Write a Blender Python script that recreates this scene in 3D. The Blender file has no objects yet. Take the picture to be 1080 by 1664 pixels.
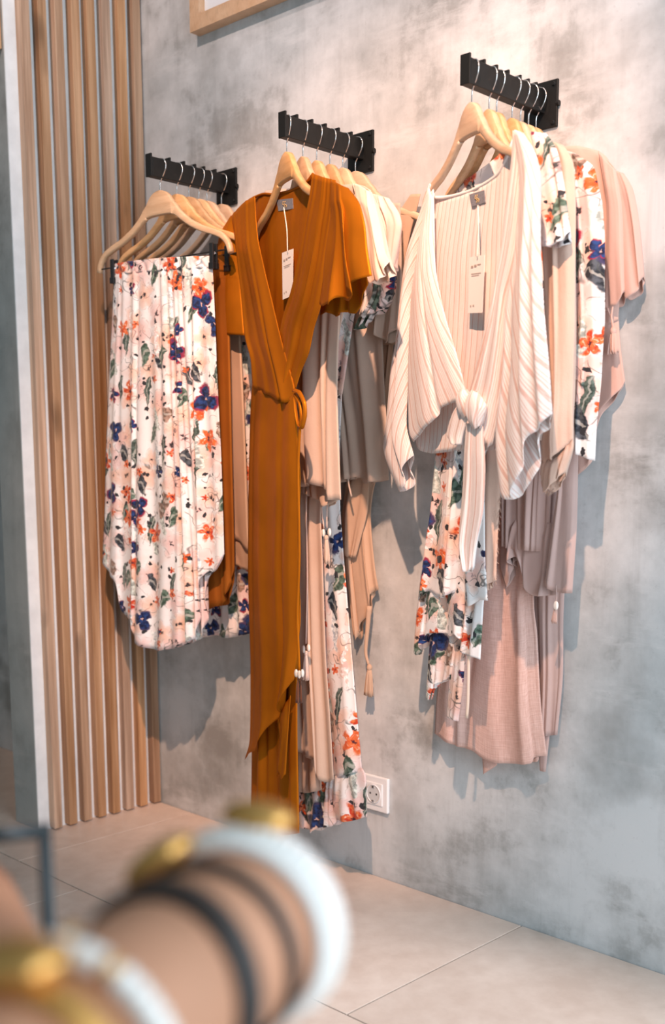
import bpy, bmesh, math, random
from mathutils import Vector, Matrix
sc = bpy.context.scene
COL = sc.collection
R_ = math.radians

# ------------------------------------------------------------------ camera
YAW, PITCH, ROLL, FPX, PPX, PPY = 0.7464, 0.1527, 0.0043, 1799.89, 616.636, 1036.13
CAM = Vector((2.5090, -1.8059, 0.94))
_f = Vector((-math.sin(YAW)*math.cos(PITCH), math.cos(YAW)*math.cos(PITCH), -math.sin(PITCH)))
_r = Vector((math.cos(YAW), math.sin(YAW), 0)); _u = _r.cross(_f)
_r, _u = math.cos(ROLL)*_r+math.sin(ROLL)*_u, -math.sin(ROLL)*_r+math.cos(ROLL)*_u
cd = bpy.data.cameras.new('camera'); cam = bpy.data.objects.new('camera', cd); COL.objects.link(cam)
cam.matrix_world = Matrix(((_r.x, _u.x, -_f.x, CAM.x), (_r.y, _u.y, -_f.y, CAM.y), (_r.z, _u.z, -_f.z, CAM.z), (0, 0, 0, 1)))
cd.sensor_fit = 'HORIZONTAL'; cd.sensor_width = 36; cd.lens = FPX/1080*36
cd.shift_x = .5-PPX/1080; cd.shift_y = (PPY-832)/1080
cd.clip_start = .02
cd.dof.use_dof = True; cd.dof.focus_distance = 2.2; cd.dof.aperture_fstop = 4.4
sc.camera = cam

# ------------------------------------------------------------------ world, lights, exposure
w = bpy.data.worlds.new('world'); sc.world = w; w.use_nodes = True
bg = w.node_tree.nodes['Background']; bg.inputs[0].default_value = (.66, .90, 1.0, 1); bg.inputs[1].default_value = .25

def aim(o, target):
    o.rotation_euler = (Vector(target)-o.location).to_track_quat('-Z', 'Y').to_euler()

def spot(loc, target, power, angle, blend=.7, col=(1, .70, .57), size=.035):
    d = bpy.data.lights.new('track_spotlight', 'SPOT'); d.energy = power; d.spot_size = R_(angle); d.spot_blend = blend
    d.color = col; d.shadow_soft_size = size
    o = bpy.data.objects.new('track_spotlight', d); COL.objects.link(o); o.location = loc; aim(o, target); return o

spot((2.2, -1.75, 2.85), (.74, 0, 1.0), 450, 37, 1., col=(1, .60, .41), size=.022)
spot((1.80, -.85, 2.9), (1.52, 0, 2.02), 50, 46, .9, col=(1, .74, .66))
spot((1.15, -.95, 2.9), (.92, 0, 1.82), 42, 48, .9, col=(1, .74, .66))
spot((.75, -1.35, 2.9), (.20, 0, 1.78), 62, 44, .9, col=(1, .76, .68))
spot((1.70, -.95, 2.9), (1.50, -.95, 0), 170, 38, .5, col=(1, .88, .86))
# daylight from the shop front on the right
d = bpy.data.lights.new('shop_window_daylight', 'AREA'); d.shape = 'RECTANGLE'; d.size = 1.2; d.size_y = 1.9
d.energy = 42; d.color = (.76, .89, 1)
o = bpy.data.objects.new('shop_window_daylight', d); COL.objects.link(o); o.location = (3.35, -1.1, 1.2); aim(o, (1.55, 0, .5))

sc.view_settings.view_transform = 'Standard'; sc.view_settings.look = 'None'
sc.view_settings.exposure = 0.30; sc.view_settings.gamma = 1

# ------------------------------------------------------------------ pixel -> place helpers
def ray(px, py): return _f+_r*((px-PPX)/FPX)-_u*((py-PPY)/FPX)
def at_z(px, py, z):
    d = ray(px, py); return CAM+d*((z-CAM.z)/d.z)
def at_depth(px, py, dep): return CAM+ray(px, py)*dep

# ------------------------------------------------------------------ node helpers
class N:
    def __init__(s, name):
        s.m = bpy.data.materials.new(name); s.m.use_nodes = True; s.t = s.m.node_tree
        s.b = s.t.nodes['Principled BSDF']
    def node(s, typ, **kw):
        n = s.t.nodes.new(typ)
        for k, v in kw.items(): setattr(n, k, v)
        return n
    def put(s, sock, v):
        if isinstance(v, bpy.types.NodeSocket): s.t.links.new(v, sock)
        else: sock.default_value = v
    def math(s, op, a, b=0., c=None, clamp=False):
        n = s.node('ShaderNodeMath', operation=op, use_clamp=clamp)
        s.put(n.inputs[0], a); s.put(n.inputs[1], b)
        if c is not None: s.put(n.inputs[2], c)
        return n.outputs[0]
    def vmath(s, op, a, b=(0, 0, 0), out=0, scale=None):
        n = s.node('ShaderNodeVectorMath', operation=op)
        s.put(n.inputs[0], a)
        if op != 'LENGTH': s.put(n.inputs[1], b)
        if scale is not None: s.put(n.inputs['Scale'], scale)
        return n.outputs['Value'] if op in ('LENGTH', 'DOT_PRODUCT') else n.outputs[0]
    def mix(s, f, a, b):
        n = s.node('ShaderNodeMix', data_type='RGBA')
        s.put(n.inputs[0], f)
        for i, v in ((6, a), (7, b)): s.put(n.inputs[i], (*v, 1) if isinstance(v, tuple) and len(v) == 3 else v)
        return n.outputs[2]
    def noise(s, vec, scale, detail=3., rough=.55, dim='3D', out=0):
        n = s.node('ShaderNodeTexNoise', noise_dimensions=dim); s.put(n.inputs['Vector'], vec)
        n.inputs['Scale'].default_value = scale; n.inputs['Detail'].default_value = detail; n.inputs['Roughness'].default_value = rough
        return n.outputs[out]
    def ramp(s, f, lo, hi, a=0., b=1., clamp=True):
        n = s.node('ShaderNodeMapRange', clamp=clamp); s.put(n.inputs[0], f)
        for i, v in enumerate((lo, hi, a, b)): s.put(n.inputs[1+i], v)
        return n.outputs[0]
    def less(s, a, b, soft):   # 1 where a<b
        return s.math('MULTIPLY', s.math('SUBTRACT', b, a), 1./soft, clamp=True)
    def mapping(s, vec, loc=(0, 0, 0), rot=(0, 0, 0), scale=(1, 1, 1)):
        n = s.node('ShaderNodeMapping'); s.put(n.inputs[0], vec)
        n.inputs[1].default_value = loc; n.inputs[2].default_value = rot; n.inputs[3].default_value = scale
        return n.outputs[0]
    def coord(s, k='Object'): return s.node('ShaderNodeTexCoord').outputs[k]
    def bump(s, h, strength, dist=.002):
        n = s.node('ShaderNodeBump'); s.put(n.inputs['Height'], h); n.inputs['Strength'].default_value = strength
        n.inputs['Distance'].default_value = dist; s.t.links.new(n.outputs[0], s.b.inputs['Normal'])
    def base(s, c): s.put(s.b.inputs['Base Color'], (*c, 1) if isinstance(c, tuple) else c)
    def set(s, **kw):
        for k, v in kw.items(): s.put(s.b.inputs[k.replace('_', ' ')], v)
        return s.m

def plain(name, col, rough=.6, metal=0., spec=.5, vary=.0, scale=30):
    n = N(name)
    if vary:
        f = n.noise(n.coord(), scale, 4)
        n.base(n.mix(n.ramp(f, .3, .7), tuple(c*(1-vary) for c in col), tuple(min(1, c*(1+vary)) for c in col)))
    else: n.base(col)
    n.set(Roughness=rough, Metallic=metal); n.b.inputs['Specular IOR Level'].default_value = spec
    return n.m

def concrete(name, dark, mid, light, bluish):
    n = N(name); c = n.node('ShaderNodeNewGeometry').outputs['Position']
    big = n.noise(c, 2.1, 6, .62); b2 = n.noise(n.mapping(c, (3, 1, 7)), 5.5, 7, .65)
    streak = n.noise(n.mapping(c, (0, 0, 0), (0, 0, 0), (26, 26, 2.2)), 1, 4, .6)
    fine = n.noise(c, 90, 3, .6)
    swirl = n.noise(n.mapping(c, (5, 2, 1), (0, .5, 0), (1, 1, 3.2)), 3.5, 7, .7)
    f = n.math('ADD', n.math('MULTIPLY', big, .45), n.math('MULTIPLY', b2, .55))
    col = n.mix(n.ramp(f, .43, .57), mid, light)
    col = n.mix(n.math('MULTIPLY', n.ramp(b2, .46, .32), .75), col, dark)
    col = n.mix(n.math('MULTIPLY', n.ramp(streak, .52, .72), .38), col, light)
    col = n.mix(n.math('MULTIPLY', n.ramp(streak, .45, .25), .30), col, dark)
    col = n.mix(n.math('MULTIPLY', n.ramp(swirl, .56, .70), .55), col, light)
    col = n.mix(n.math('MULTIPLY', n.ramp(n.noise(n.mapping(c, (9, 9, 9)), 1.6, 3), .48, .66), .5), col, bluish)
    brush = n.noise(n.mapping(c, (2, 4, 8), (0, 0, 0), (3.2, 3.2, 14)), 1, 6, .72)
    col = n.mix(n.math('MULTIPLY', n.ramp(brush, .54, .68), .7), col, light)
    scr = n.noise(n.mapping(c, (1, 1, 1), (0, .35, 0), (90, 90, 5)), 1, 3, .6)
    col = n.mix(n.math('MULTIPLY', n.ramp(scr, .66, .74), .35), col, light)
    col = n.mix(n.math('MULTIPLY', n.ramp(n.noise(n.mapping(c, (7, 0, 3)), 3.1, 5, .6), .54, .70), .6), col, dark)
    col = n.mix(n.math('MULTIPLY', n.ramp(fine, .62, .75), .25), col, dark)
    n.base(col); n.set(Roughness=n.ramp(b2, .3, .7, .42, .68))
    n.bump(n.math('ADD', n.math('MULTIPLY', f, 1.), n.math('MULTIPLY', fine, .25)), .35, .004)
    return n.m

def wood(name, a, b, knots=.5, rough=.55, use_rand=True, grain=(42, 42, 1.6)):
    n = N(name); c = n.coord()
    if use_rand:
        rnd = n.node('ShaderNodeObjectInfo').outputs['Random']
        off = n.node('ShaderNodeCombineXYZ'); n.put(off.inputs[0], n.math('MULTIPLY', rnd, 37.)); n.put(off.inputs[2], n.math('MULTIPLY', rnd, 91.))
        c = n.vmath('ADD', c, off.outputs[0])
    g = n.noise(n.mapping(c, scale=grain), 1., 5, .6)
    g2 = n.noise(n.mapping(c, scale=(grain[0]*4, grain[1]*4, grain[2]*2)), 1., 3, .6)
    k = n.noise(n.mapping(c, scale=(9, 9, 3.5)), 1., 2)
    col = n.mix(n.ramp(g, .35, .68), a, b)
    col = n.mix(n.math('MULTIPLY', n.ramp(g2, .5, .75), .35), col, tuple(x*.6 for x in a))
    col = n.mix(n.math('MULTIPLY', n.ramp(k, .64, .74), knots), col, tuple(x*.35 for x in a))
    if use_rand:
        hsv = n.node('ShaderNodeHueSaturation'); n.put(hsv.inputs['Color'], col)
        n.put(hsv.inputs['Saturation'], n.ramp(n.math('FRACT', n.math('MULTIPLY', rnd, 7.3)), 0, 1, .72, 1.1))
        n.put(hsv.inputs['Value'], n.ramp(rnd, 0, 1, .82, 1.15)); col = hsv.outputs[0]
    n.base(col); n.set(Roughness=rough); n.bump(g2, .25, .002)
    return n.m

def cloth(name, col, rough=.8, sheen=.25, weave=.12, col2=None, spec=.2, scale=700, crinkle=.5):
    n = N(name); uv = n.coord('UV'); c = n.coord()
    big = n.noise(c, 9, 4); cr = n.noise(c, 45, 4, .6); fine = n.noise(uv, scale, 2)
    c2 = col2 or tuple(x*.9 for x in col)
    n.base(n.mix(n.ramp(big, .35, .65), col, c2))
    n.set(Roughness=rough, Sheen_Weight=sheen); n.b.inputs['Specular IOR Level'].default_value = spec
    n.b.inputs['Sheen Roughness'].default_value = .5
    n.bump(n.math('ADD', n.math('MULTIPLY', cr, crinkle), n.math('MULTIPLY', fine, weave)), .5, .003)
    return n.m

def satin(name, col, rough=.36, dark=.72):
    n = N(name); c = n.coord(); big = n.noise(c, 7, 3); cr = n.noise(n.mapping(c, scale=(28, 28, 5)), 1., 3, .5)
    n.base(n.mix(n.ramp(big, .3, .7), col, tuple(x*dark for x in col)))
    n.set(Roughness=rough, Metallic=.42); n.b.inputs['Specular IOR Level'].default_value = .08
    n.b.inputs['Specular Tint'].default_value = (*[min(1, x*1.4+.2) for x in col], 1)
    n.bump(cr, .16, .004)
    return n.m

def striped(name, pink, white):
    n = N(name); uv = n.coord('UV'); sep = n.node('ShaderNodeSeparateXYZ'); n.put(sep.inputs[0], uv)
    u = n.math('ADD', sep.outputs[0], n.math('MULTIPLY', n.noise(uv, 6, 2), .012))
    fr = n.math('FRACT', n.math('MULTIPLY', u, 1/.0155))
    def band(a, b): return n.math('MULTIPLY', n.less(a, fr, .04), n.less(fr, b, .04))
    m = n.math('ADD', n.math('ADD', band(.03, .30), band(.40, .50)), n.math('ADD', band(.58, .66), band(.76, .84)), clamp=True)
    thread = n.noise(n.mapping(uv, scale=(900, 60, 1)), 1., 2)
    col = n.mix(n.math('MULTIPLY', m, n.ramp(thread, .25, .6, .45, .9)), white, pink)
    n.base(col); n.set(Roughness=.85, Sheen_Weight=.2); n.b.inputs['Specular IOR Level'].default_value = .15
    cr = n.noise(n.mapping(uv, scale=(130, 22, 1)), 1., 4, .6)
    n.bump(n.math('ADD', cr, n.math('MULTIPLY', m, .3)), .3, .002)
    return n.m

def linen(name, a, b):
    n = N(name); uv = n.coord('UV')
    h = n.noise(n.mapping(uv, scale=(38, 420, 1)), 1., 3); v = n.noise(n.mapping(uv, scale=(420, 38, 1)), 1., 3)
    n.base(n.mix(n.ramp(n.math('MULTIPLY', n.math('ADD', h, v), .5), .38, .62), a, b))
    n.set(Roughness=.85, Sheen_Weight=.2); n.b.inputs['Specular IOR Level'].default_value = .15
    n.bump(n.math('ADD', h, v), .4, .0015); return n.m

def floral(name, base=(.84, .81, .81), shift=(0, 0, 0), size=1.08, more=1.6):
    """printed viscose: peach roses, orange poppies, navy irises with red rims, grey-green leaves and ink stems"""
    n = N(name); uv0 = n.mapping(n.coord('UV'), shift, scale=(1/size, 1/size, 1))
    wob = n.vmath('SUBTRACT', n.noise(uv0, 46, 3, .55, out=1), (.5, .5, .5))
    uv = n.vmath('ADD', uv0, n.vmath('MULTIPLY', wob, (.022, .022, 0)))
    def cells(scale, off, rot=0., sq=(1, 1, 1), rnd=.85):
        p = n.mapping(uv, off, (0, 0, rot), sq)
        v = n.node('ShaderNodeTexVoronoi', voronoi_dimensions='2D'); n.put(v.inputs['Vector'], p)
        v.inputs['Scale'].default_value = scale; v.inputs['Randomness'].default_value = rnd
        loc = n.vmath('SUBTRACT', p, v.outputs['Position'])
        s1 = n.node('ShaderNodeSeparateColor'); n.put(s1.inputs[0], v.outputs['Color'])
        s2 = n.node('ShaderNodeSeparateXYZ'); n.put(s2.inputs[0], loc)
        return loc, s1.outputs, s2.outputs
    def flower(scale, off, R0, petals, dens, lobes=.42):
        loc, rnd, xy = cells(scale, off)
        r = n.vmath('LENGTH', loc)
        th = n.math('ADD', n.math('ARCTAN2', xy[1], xy[0]), n.math('MULTIPLY', rnd[1], 6.28))
        pet = n.math('ABSOLUTE', n.math('COSINE', n.math('MULTIPLY', th, petals/2)))
        rad = n.math('MULTIPLY', n.math('MULTIPLY_ADD', pet, lobes, 1-lobes), n.math('MULTIPLY_ADD', rnd[2], R0*.5, R0*.75))
        gate = n.math('LESS_THAN', rnd[0], dens*1.25*more)
        q = n.math('DIVIDE', r, rad)
        return q, th, gate, rnd
    def ring(q, lo, hi, gate, soft=.08):
        return n.math('MULTIPLY', n.math('MULTIPLY', n.less(lo, q, soft), n.less(q, hi, soft)), gate)
    tint = n.noise(uv0, 16, 3)
    col = n.mix(n.math('MULTIPLY', n.ramp(tint, .50, .70), .7), base, (.82, .60, .54))
    fine = n.noise(uv0, 120, 3)
    # faint blush blossoms with drawn petals
    for off, d0, cc in (((.31, .12, 0), .6, (.82, .46, .32)), ((.77, .43, 0), .45, (.78, .50, .47))):
        q, th, g, rnd = flower(12, off, .034, 5, d0, .42)
        col = n.mix(n.math('MULTIPLY', ring(q, -1, 1, g, .2), n.ramp(q, .1, 1, .85, .3)), col, cc)
        col = n.mix(n.math('MULTIPLY', n.math('MULTIPLY', ring(q, .92, 1.03, g, .05), n.ramp(fine, .4, .6)), .6), col, (.34, .20, .17))
        col = n.mix(n.math('MULTIPLY', ring(q, .46, .54, g, .05), n.ramp(fine, .45, .6, 0, .5)), col, (.55, .25, .17))
        col = n.mix(n.math('MULTIPLY', ring(q, -1, .2, g, .08), n.ramp(fine, .42, .5)), col, (.04, .03, .035))
    # leaves and brush strokes
    LV = ((.6, (.2, .9, 0), (.035, .055, .045), .34, 13), (-.8, (1.2, .3, 0), (.30, .33, .31), .38, 12), (1.9, (2.2, 1.3, 0), (.018, .022, .03), .26, 15), (2.6, (.6, 2.3, 0), (.38, .42, .48), .32, 12),
          (-.2, (3.3, .7, 0), (.74, .50, .46), .35, 11), (1.2, (.1, 4.3, 0), (.04, .07, .05), .30, 17), (-1.5, (5.1, 2.1, 0), (.16, .10, .075), .16, 16))
    for k, (rot, off, cA, dens, sc_) in enumerate(LV):
        loc, rnd, xy = cells(sc_, off, rot, (1, .36, 1))
        bend = n.math('MULTIPLY', n.math('MULTIPLY', xy[1], xy[1]), 22.)
        lx = n.math('DIVIDE', n.math('SUBTRACT', xy[0], bend), .0072); ly = n.math('DIVIDE', xy[1], .0145)
        e = n.math('ADD', n.math('ABSOLUTE', lx), n.math('MULTIPLY', ly, ly))
        g = n.math('LESS_THAN', rnd[0], dens*1.5*more)
        m = n.math('MULTIPLY', n.less(e, 1., .15), g)
        vein = n.math('MULTIPLY', n.less(n.math('ABSOLUTE', lx), .16, .06), m)
        lc = n.mix(n.ramp(fine, .42, .6), cA, tuple(min(1, c*2.4+.05) for c in cA))
        col = n.mix(m, col, lc)
        col = n.mix(n.math('MULTIPLY', vein, .5), col, (.62, .60, .55))
    # ink stems
    for sc_, th_ in ((13, .007), (23, .009)):
        s = n.noise(n.mapping(uv0, (sc_, 1, 0)), sc_, 1.5); gate = n.ramp(n.noise(n.mapping(uv0, (3, sc_, 0)), 18, 1), .52, .57)
        col = n.mix(n.math('MULTIPLY', n.math('MULTIPLY', n.less(n.math('ABSOLUTE', n.math('SUBTRACT', s, .5)), th_, .006), gate), .75), col, (.07, .075, .07))
    # orange poppies
    for off, d0, sz, fs in (((.13, .57, 0), .22, .022, 12.5), ((1.43, .21, 0), .13, .011, 20)):
        q, th, g, rnd = flower(fs, off, sz, 5, d0, .62)
        c = n.mix(n.ramp(rnd[1], .2, .8), (.50, .03, .015), (.68, .095, .02))
        col = n.mix(ring(q, -1, 1, g, .2), col, n.mix(n.ramp(fine, .4, .6), c, (.74, .19, .06)))
        col = n.mix(n.math('MULTIPLY', ring(q, .45, .6, g, .08), n.ramp(fine, .45, .6)), col, (.9, .66, .52))
        col = n.mix(ring(q, -1, .24, g, .1), col, (.08, .02, .03))
    # navy irises, crimson rim
    for off, d0, pt, sz, fs in (((.93, .71, 0), .24, 3, .030, 9.5), ((2.1, 1.7, 0), .13, 4, .017, 14)):
        q, th, g, rnd = flower(fs, off, sz, pt, d0, .66)
        col = n.mix(ring(q, -1, 1, g, .12), col, n.mix(n.ramp(rnd[1], .3, .7), (.32, .02, .05), (.06, .05, .12)))
        blue = n.mix(n.ramp(fine, .42, .62), (.008, .011, .045), (.02, .055, .20))
        col = n.mix(ring(q, -1, .82, g, .08), col, blue)
        col = n.mix(ring(q, -1, .13, g, .06), col, (.7, .45, .4))
    # small dark berries
    q, th, g, rnd = flower(46, (.4, .4, 0), .0045, 5, .12, .2)
    col = n.mix(ring(q, -1, 1, g, .1), col, (.03, .03, .035))
    n.base(col); n.set(Roughness=.72, Sheen_Weight=.15); n.b.inputs['Specular IOR Level'].default_value = .25
    n.bump(n.noise(uv, 60, 4), .3, .002)
    return n.m

M = {}
M['wall'] = concrete('polished_concrete', (.27, .265, .255), (.44, .45, .45), (.66, .665, .67), (.37, .42, .44))
M['endwall'] = concrete('raw_concrete', (.22, .215, .20), (.34, .345, .335), (.44, .445, .43), (.32, .36, .36))
M['light_blocker'] = plain('brown_plaster', (.30, .235, .19), .8, vary=.2, scale=4)
M['white'] = plain('white_paint', (.86, .87, .88), .6, vary=.08, scale=18)
M['grout'] = plain('grout', (.20, .165, .14), .9)
M['slat'] = wood('teak_batten', (.35, .175, .08), (.68, .42, .255), .8)
M['oak'] = wood('oak_frame', (.60, .36, .21), (.70, .46, .29), .1, .5, False, (30, 30, 30))
M['board'] = wood('teak_board', (.55, .30, .15), (.66, .40, .22), .2, .5, False)
M['hanger'] = wood('beech', (.60, .34, .15), (.74, .46, .24), .0, .38, True, (6, 60, 60))
M['black'] = plain('black_steel', (.008, .0085, .0085), .45, .0, .3)
M['chrome'] = plain('chrome', (.75, .73, .72), .18, 1.)
M['clip'] = plain('black_plastic', (.012, .012, .013), .35)
M['socket'] = plain('socket_plastic', (.85, .85, .86), .3)
M['dark'] = plain('socket_hole', (.02, .02, .02), .5)
M['mat'] = plain('picture_mat', (.80, .82, .86), .6)
M['print'] = plain('picture_print', (.45, .58, .70), .5, vary=.25, scale=8)
M['paper'] = plain('tag_card', (.86, .80, .76), .7)
M['ink'] = plain('tag_ink', (.42, .33, .29), .8)
M['string'] = plain('cotton_string', (.85, .76, .66), .9)
M['label'] = plain('woven_label', (.20, .205, .235), .8, vary=.2, scale=300)
M['gold'] = plain('gold', (.72, .40, .13), .5, 1.)
M['goldthread'] = plain('gold_thread', (.72, .47, .18), .5)
M['shell'] = plain('cowrie_shell', (.86, .80, .74), .35)
M['orange'] = satin('burnt_orange_satin', (.48, .148, .009), .44, .75)
M['rust'] = satin('rust_satin', (.40, .125, .02), .42)
M['peachsatin'] = satin('peach_satin', (.70, .47, .33), .45, .85)
M['cream'] = cloth('cream_viscose', (.74, .58, .46), .6, .2, col2=(.78, .60, .50))
M['blush'] = cloth('blush_viscose', (.72, .51, .43), .6, .2, col2=(.76, .57, .50))
M['beige'] = cloth('beige_viscose', (.62, .45, .355), .65, .2)
M['taupe'] = cloth('taupe_viscose', (.53, .40, .325), .65, .2)
M['tan'] = cloth('tan_viscose', (.56, .37, .26), .7, .2)
M['gauze'] = cloth('sand_gauze', (.66, .46, .37), .85, .25, .35, col2=(.60, .42, .335), crinkle=1.)
M['mauve'] = cloth('mauve_viscose', (.53, .37, .335), .7, .2, col2=(.49, .34, .31))
M['rose'] = cloth('dusty_rose_viscose', (.63, .40, .34), .7, .25, col2=(.59, .375, .315))
M['grey'] = cloth('charcoal_grey_viscose', (.16, .135, .125), .7, .2)
M['linen'] = linen('pink_linen', (.62, .38, .32), (.74, .50, .44))
M['stripe'] = striped('striped_gauze', (.66, .42, .365), (.83, .77, .75))
M['floral'] = floral('floral_print')
M['floral2'] = floral('floral_print_soft', shift=(1.37, .83, 0), size=1.25)
M['floral3'] = floral('floral_print_bold', shift=(3.1, 2.2, 0), size=1.35, more=1.7)
M['brown'] = cloth('brown_cord', (.14, .045, .02), .9)
M['skin'] = plain('tan_leather', (.45, .215, .125), .55, vary=.08, scale=20)
M['leather'] = plain('black_leather', (.02, .014, .012), .5)
M['bead'] = plain('white_bead', (.78, .74, .70), .4)
M['beadpink'] = plain('blush_bead', (.80, .62, .55), .4)
M['iron'] = plain('black_iron', (.02, .028, .032), .4)
M['tabletop'] = wood('table_wood', (.42, .25, .14), (.52, .33, .20), .2, .5, False, (3, 40, 40))
def tile_mat():
    n = N('beige_tile'); c = n.node('ShaderNodeNewGeometry').outputs['Position']
    rnd = n.node('ShaderNodeObjectInfo').outputs['Random']
    a = n.noise(c, 3.2, 6, .6); b = n.noise(c, 22, 5, .65)
    col = n.mix(n.ramp(n.math('ADD', n.math('MULTIPLY', a, .6), n.math('MULTIPLY', b, .4)), .38, .62), (.62, .475, .39), (.76, .62, .53))
    hsv = n.node('ShaderNodeHueSaturation'); n.put(hsv.inputs['Color'], col); n.put(hsv.inputs['Value'], n.ramp(rnd, 0, 1, .95, 1.05))
    n.base(hsv.outputs[0]); n.set(Roughness=n.ramp(b, .3, .7, .34, .5)); n.bump(b, .12, .002); return n.m
M['tile'] = tile_mat()

# ------------------------------------------------------------------ object helpers
def link(name, me, mat=None, parent=None, smooth=False):
    if isinstance(me, bmesh.types.BMesh):
        bm = me; me = bpy.data.meshes.new(name); bm.normal_update(); bm.to_mesh(me); bm.free()
    o = bpy.data.objects.new(name, me); COL.objects.link(o)
    if mat and not me.materials: me.materials.append(M[mat] if isinstance(mat, str) else mat)
    if parent: o.parent = parent
    if smooth:
        for p in me.polygons: p.use_smooth = True
    return o
def tag(o, label, cat, group=None):
    o['label'] = label; o['category'] = cat
    if group: o['group'] = group
    return o
def thing(name, label, cat, loc=(0, 0, 0), rz=0., group=None):
    o = bpy.data.objects.new(name, None); o.empty_display_size = .05; COL.objects.link(o); o.location = loc; o.rotation_euler = (0, 0, rz)
    return tag(o, label, cat, group)
def struct(o): o['kind'] = 'structure'; return o
def box(bm, x0, x1, y0, y1, z0, z1, bev=0.):
    r = bmesh.ops.create_cube(bm, size=1); vs = r['verts']
    for v in vs: v.co = Vector((x0+(v.co.x+.5)*(x1-x0), y0+(v.co.y+.5)*(y1-y0), z0+(v.co.z+.5)*(z1-z0)))
    if bev:
        es = list({e for v in vs for e in v.link_edges})
        bmesh.ops.bevel(bm, geom=es, offset=bev, segments=2, affect='EDGES', profile=.5)
    return bm
def boxm(*a, **k): return box(bmesh.new(), *a, **k)
def tube(bm, pts, rad, seg=8, cap=True, closed=False):
    pts = [Vector(p) for p in pts]; n = len(pts); rings = []
    nrm = None
    for i, p in enumerate(pts):
        if closed: t = (pts[(i+1) % n]-pts[i-1]).normalized()
        else: t = (pts[min(i+1, n-1)]-pts[max(i-1, 0)]).normalized()
        if nrm is None:
            nrm = t.orthogonal().normalized()
        nrm = (nrm-t*nrm.dot(t)).normalized(); bn = t.cross(nrm)
        r = rad(i/(n-1)) if callable(rad) else rad
        ra, rb = r if isinstance(r, tuple) else (r, r)
        rings.append([bm.verts.new(p+nrm*math.cos(a)*ra+bn*math.sin(a)*rb) for a in [2*math.pi*k/seg for k in range(seg)]])
    m = n if closed else n-1
    for i in range(m):
        A, B = rings[i], rings[(i+1) % n]
        for k in range(seg): bm.faces.new((A[k], A[(k+1) % seg], B[(k+1) % seg], B[k]))
    if cap and not closed:
        bm.faces.new(rings[0][::-1]); bm.faces.new(rings[-1])
    return bm
def crom(P, n, closed=False):
    """Catmull-Rom resample by arc length to n points"""
    P = [Vector(p) for p in P]
    if len(P) == 1: return [P[0].copy() for _ in range(n)]
    dense = []
    for i in range(len(P)-1):
        p0 = P[i-1] if i else P[0]*2-P[1]; p1, p2 = P[i], P[i+1]; p3 = P[i+2] if i+2 < len(P) else P[-1]*2-P[-2]
        for k in range(10):
            t = k/10; t2 = t*t; t3 = t2*t
            c = .5*((2*p1)+(p2-p0)*t+(2*p0-5*p1+4*p2-p3)*t2+(3*p1-p0-3*p2+p3)*t3)
            l = p1.lerp(p2, t); dense.append(c.lerp(l, .35))
    dense.append(P[-1])
    L = [0.]
    for a, b in zip(dense, dense[1:]): L.append(L[-1]+(b-a).length)
    out = []; j = 0
    for i in range(n):
        s = L[-1]*i/(n-1)
        while j < len(L)-2 and L[j+1] < s: j += 1
        d = L[j+1]-L[j]; out.append(dense[j].lerp(dense[j+1], (s-L[j])/d if d > 1e-12 else 0))
    return out

# ------------------------------------------------------------------ setting
fl = struct(link('floor', boxm(-2.6, 3.4, -4.2, .12, -.10, -.004), 'grout'))
def tile_obj(x0, x1, y0, y1):
    g = .0016
    o = link('tile', boxm(x0+g-(x0+x1)/2, x1-g-(x0+x1)/2, y0+g-(y0+y1)/2, y1-g-(y0+y1)/2, -.009, 0, bev=.0012), 'tile', fl)
    o.location = ((x0+x1)/2, (y0+y1)/2, 0)
rows = [(-.52, 0.0, .14)]
yy = -.52; k = 0
while yy > -3.6:
    rows.append((yy-.6, yy, .405 if k % 2 == 0 else .14)); yy -= .6; k += 1
for (y0, y1, j) in rows:
    x = j-1.105*3
    while x < 3.3:
        tile_obj(max(x, -2.6), min(x+1.105, 3.4), y0, y1); x += 1.105
struct(link('wall_back', boxm(-2.6, 3.4, 0, .12, -.004, 3.0), 'wall'))
part = link('wall_left', boxm(-.137, -.024, -.372, 0, 0, 3.0, bev=.002), 'endwall'); struct(part)
link('plaster_coat', boxm(-.024, -.020, -.372, 0, 0, 3.0), 'white', part)
sl = boxm(-.0125, .0125, -.0118, .0118, 0, 2.9, bev=.0016)
me_sl = bpy.data.meshes.new('slat'); sl.to_mesh(me_sl); sl.free(); me_sl.materials.append(M['slat'])
rng = random.Random(5)
for i in range(8):
    o = bpy.data.objects.new('slat', me_sl); COL.objects.link(o); o.parent = part
    o.location = (-.0072, -.328+i*.0448-.0015, .004); o.rotation_euler = (rng.uniform(-.0006, .0006), 0, rng.uniform(-.05, .05)*(0 if i == 7 else 1))

# unseen wall and ceiling added behind the partition to block world light
struct(link('light_blocker_wall', boxm(-1.42, -1.30, -1.5, 0, -.004, 2.5), 'light_blocker'))
struct(link('light_blocker_ceiling', boxm(-1.42, -.137, -1.5, 0, 2.5, 2.6), 'light_blocker'))
# wooden board at the very top left
tag(link('wooden_board', boxm(-.130, -.030, -.402, -.3725, 1.905, 2.45, bev=.002), 'board'), 'plain wooden board fixed to the end face of the slatted partition', 'board')

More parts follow.
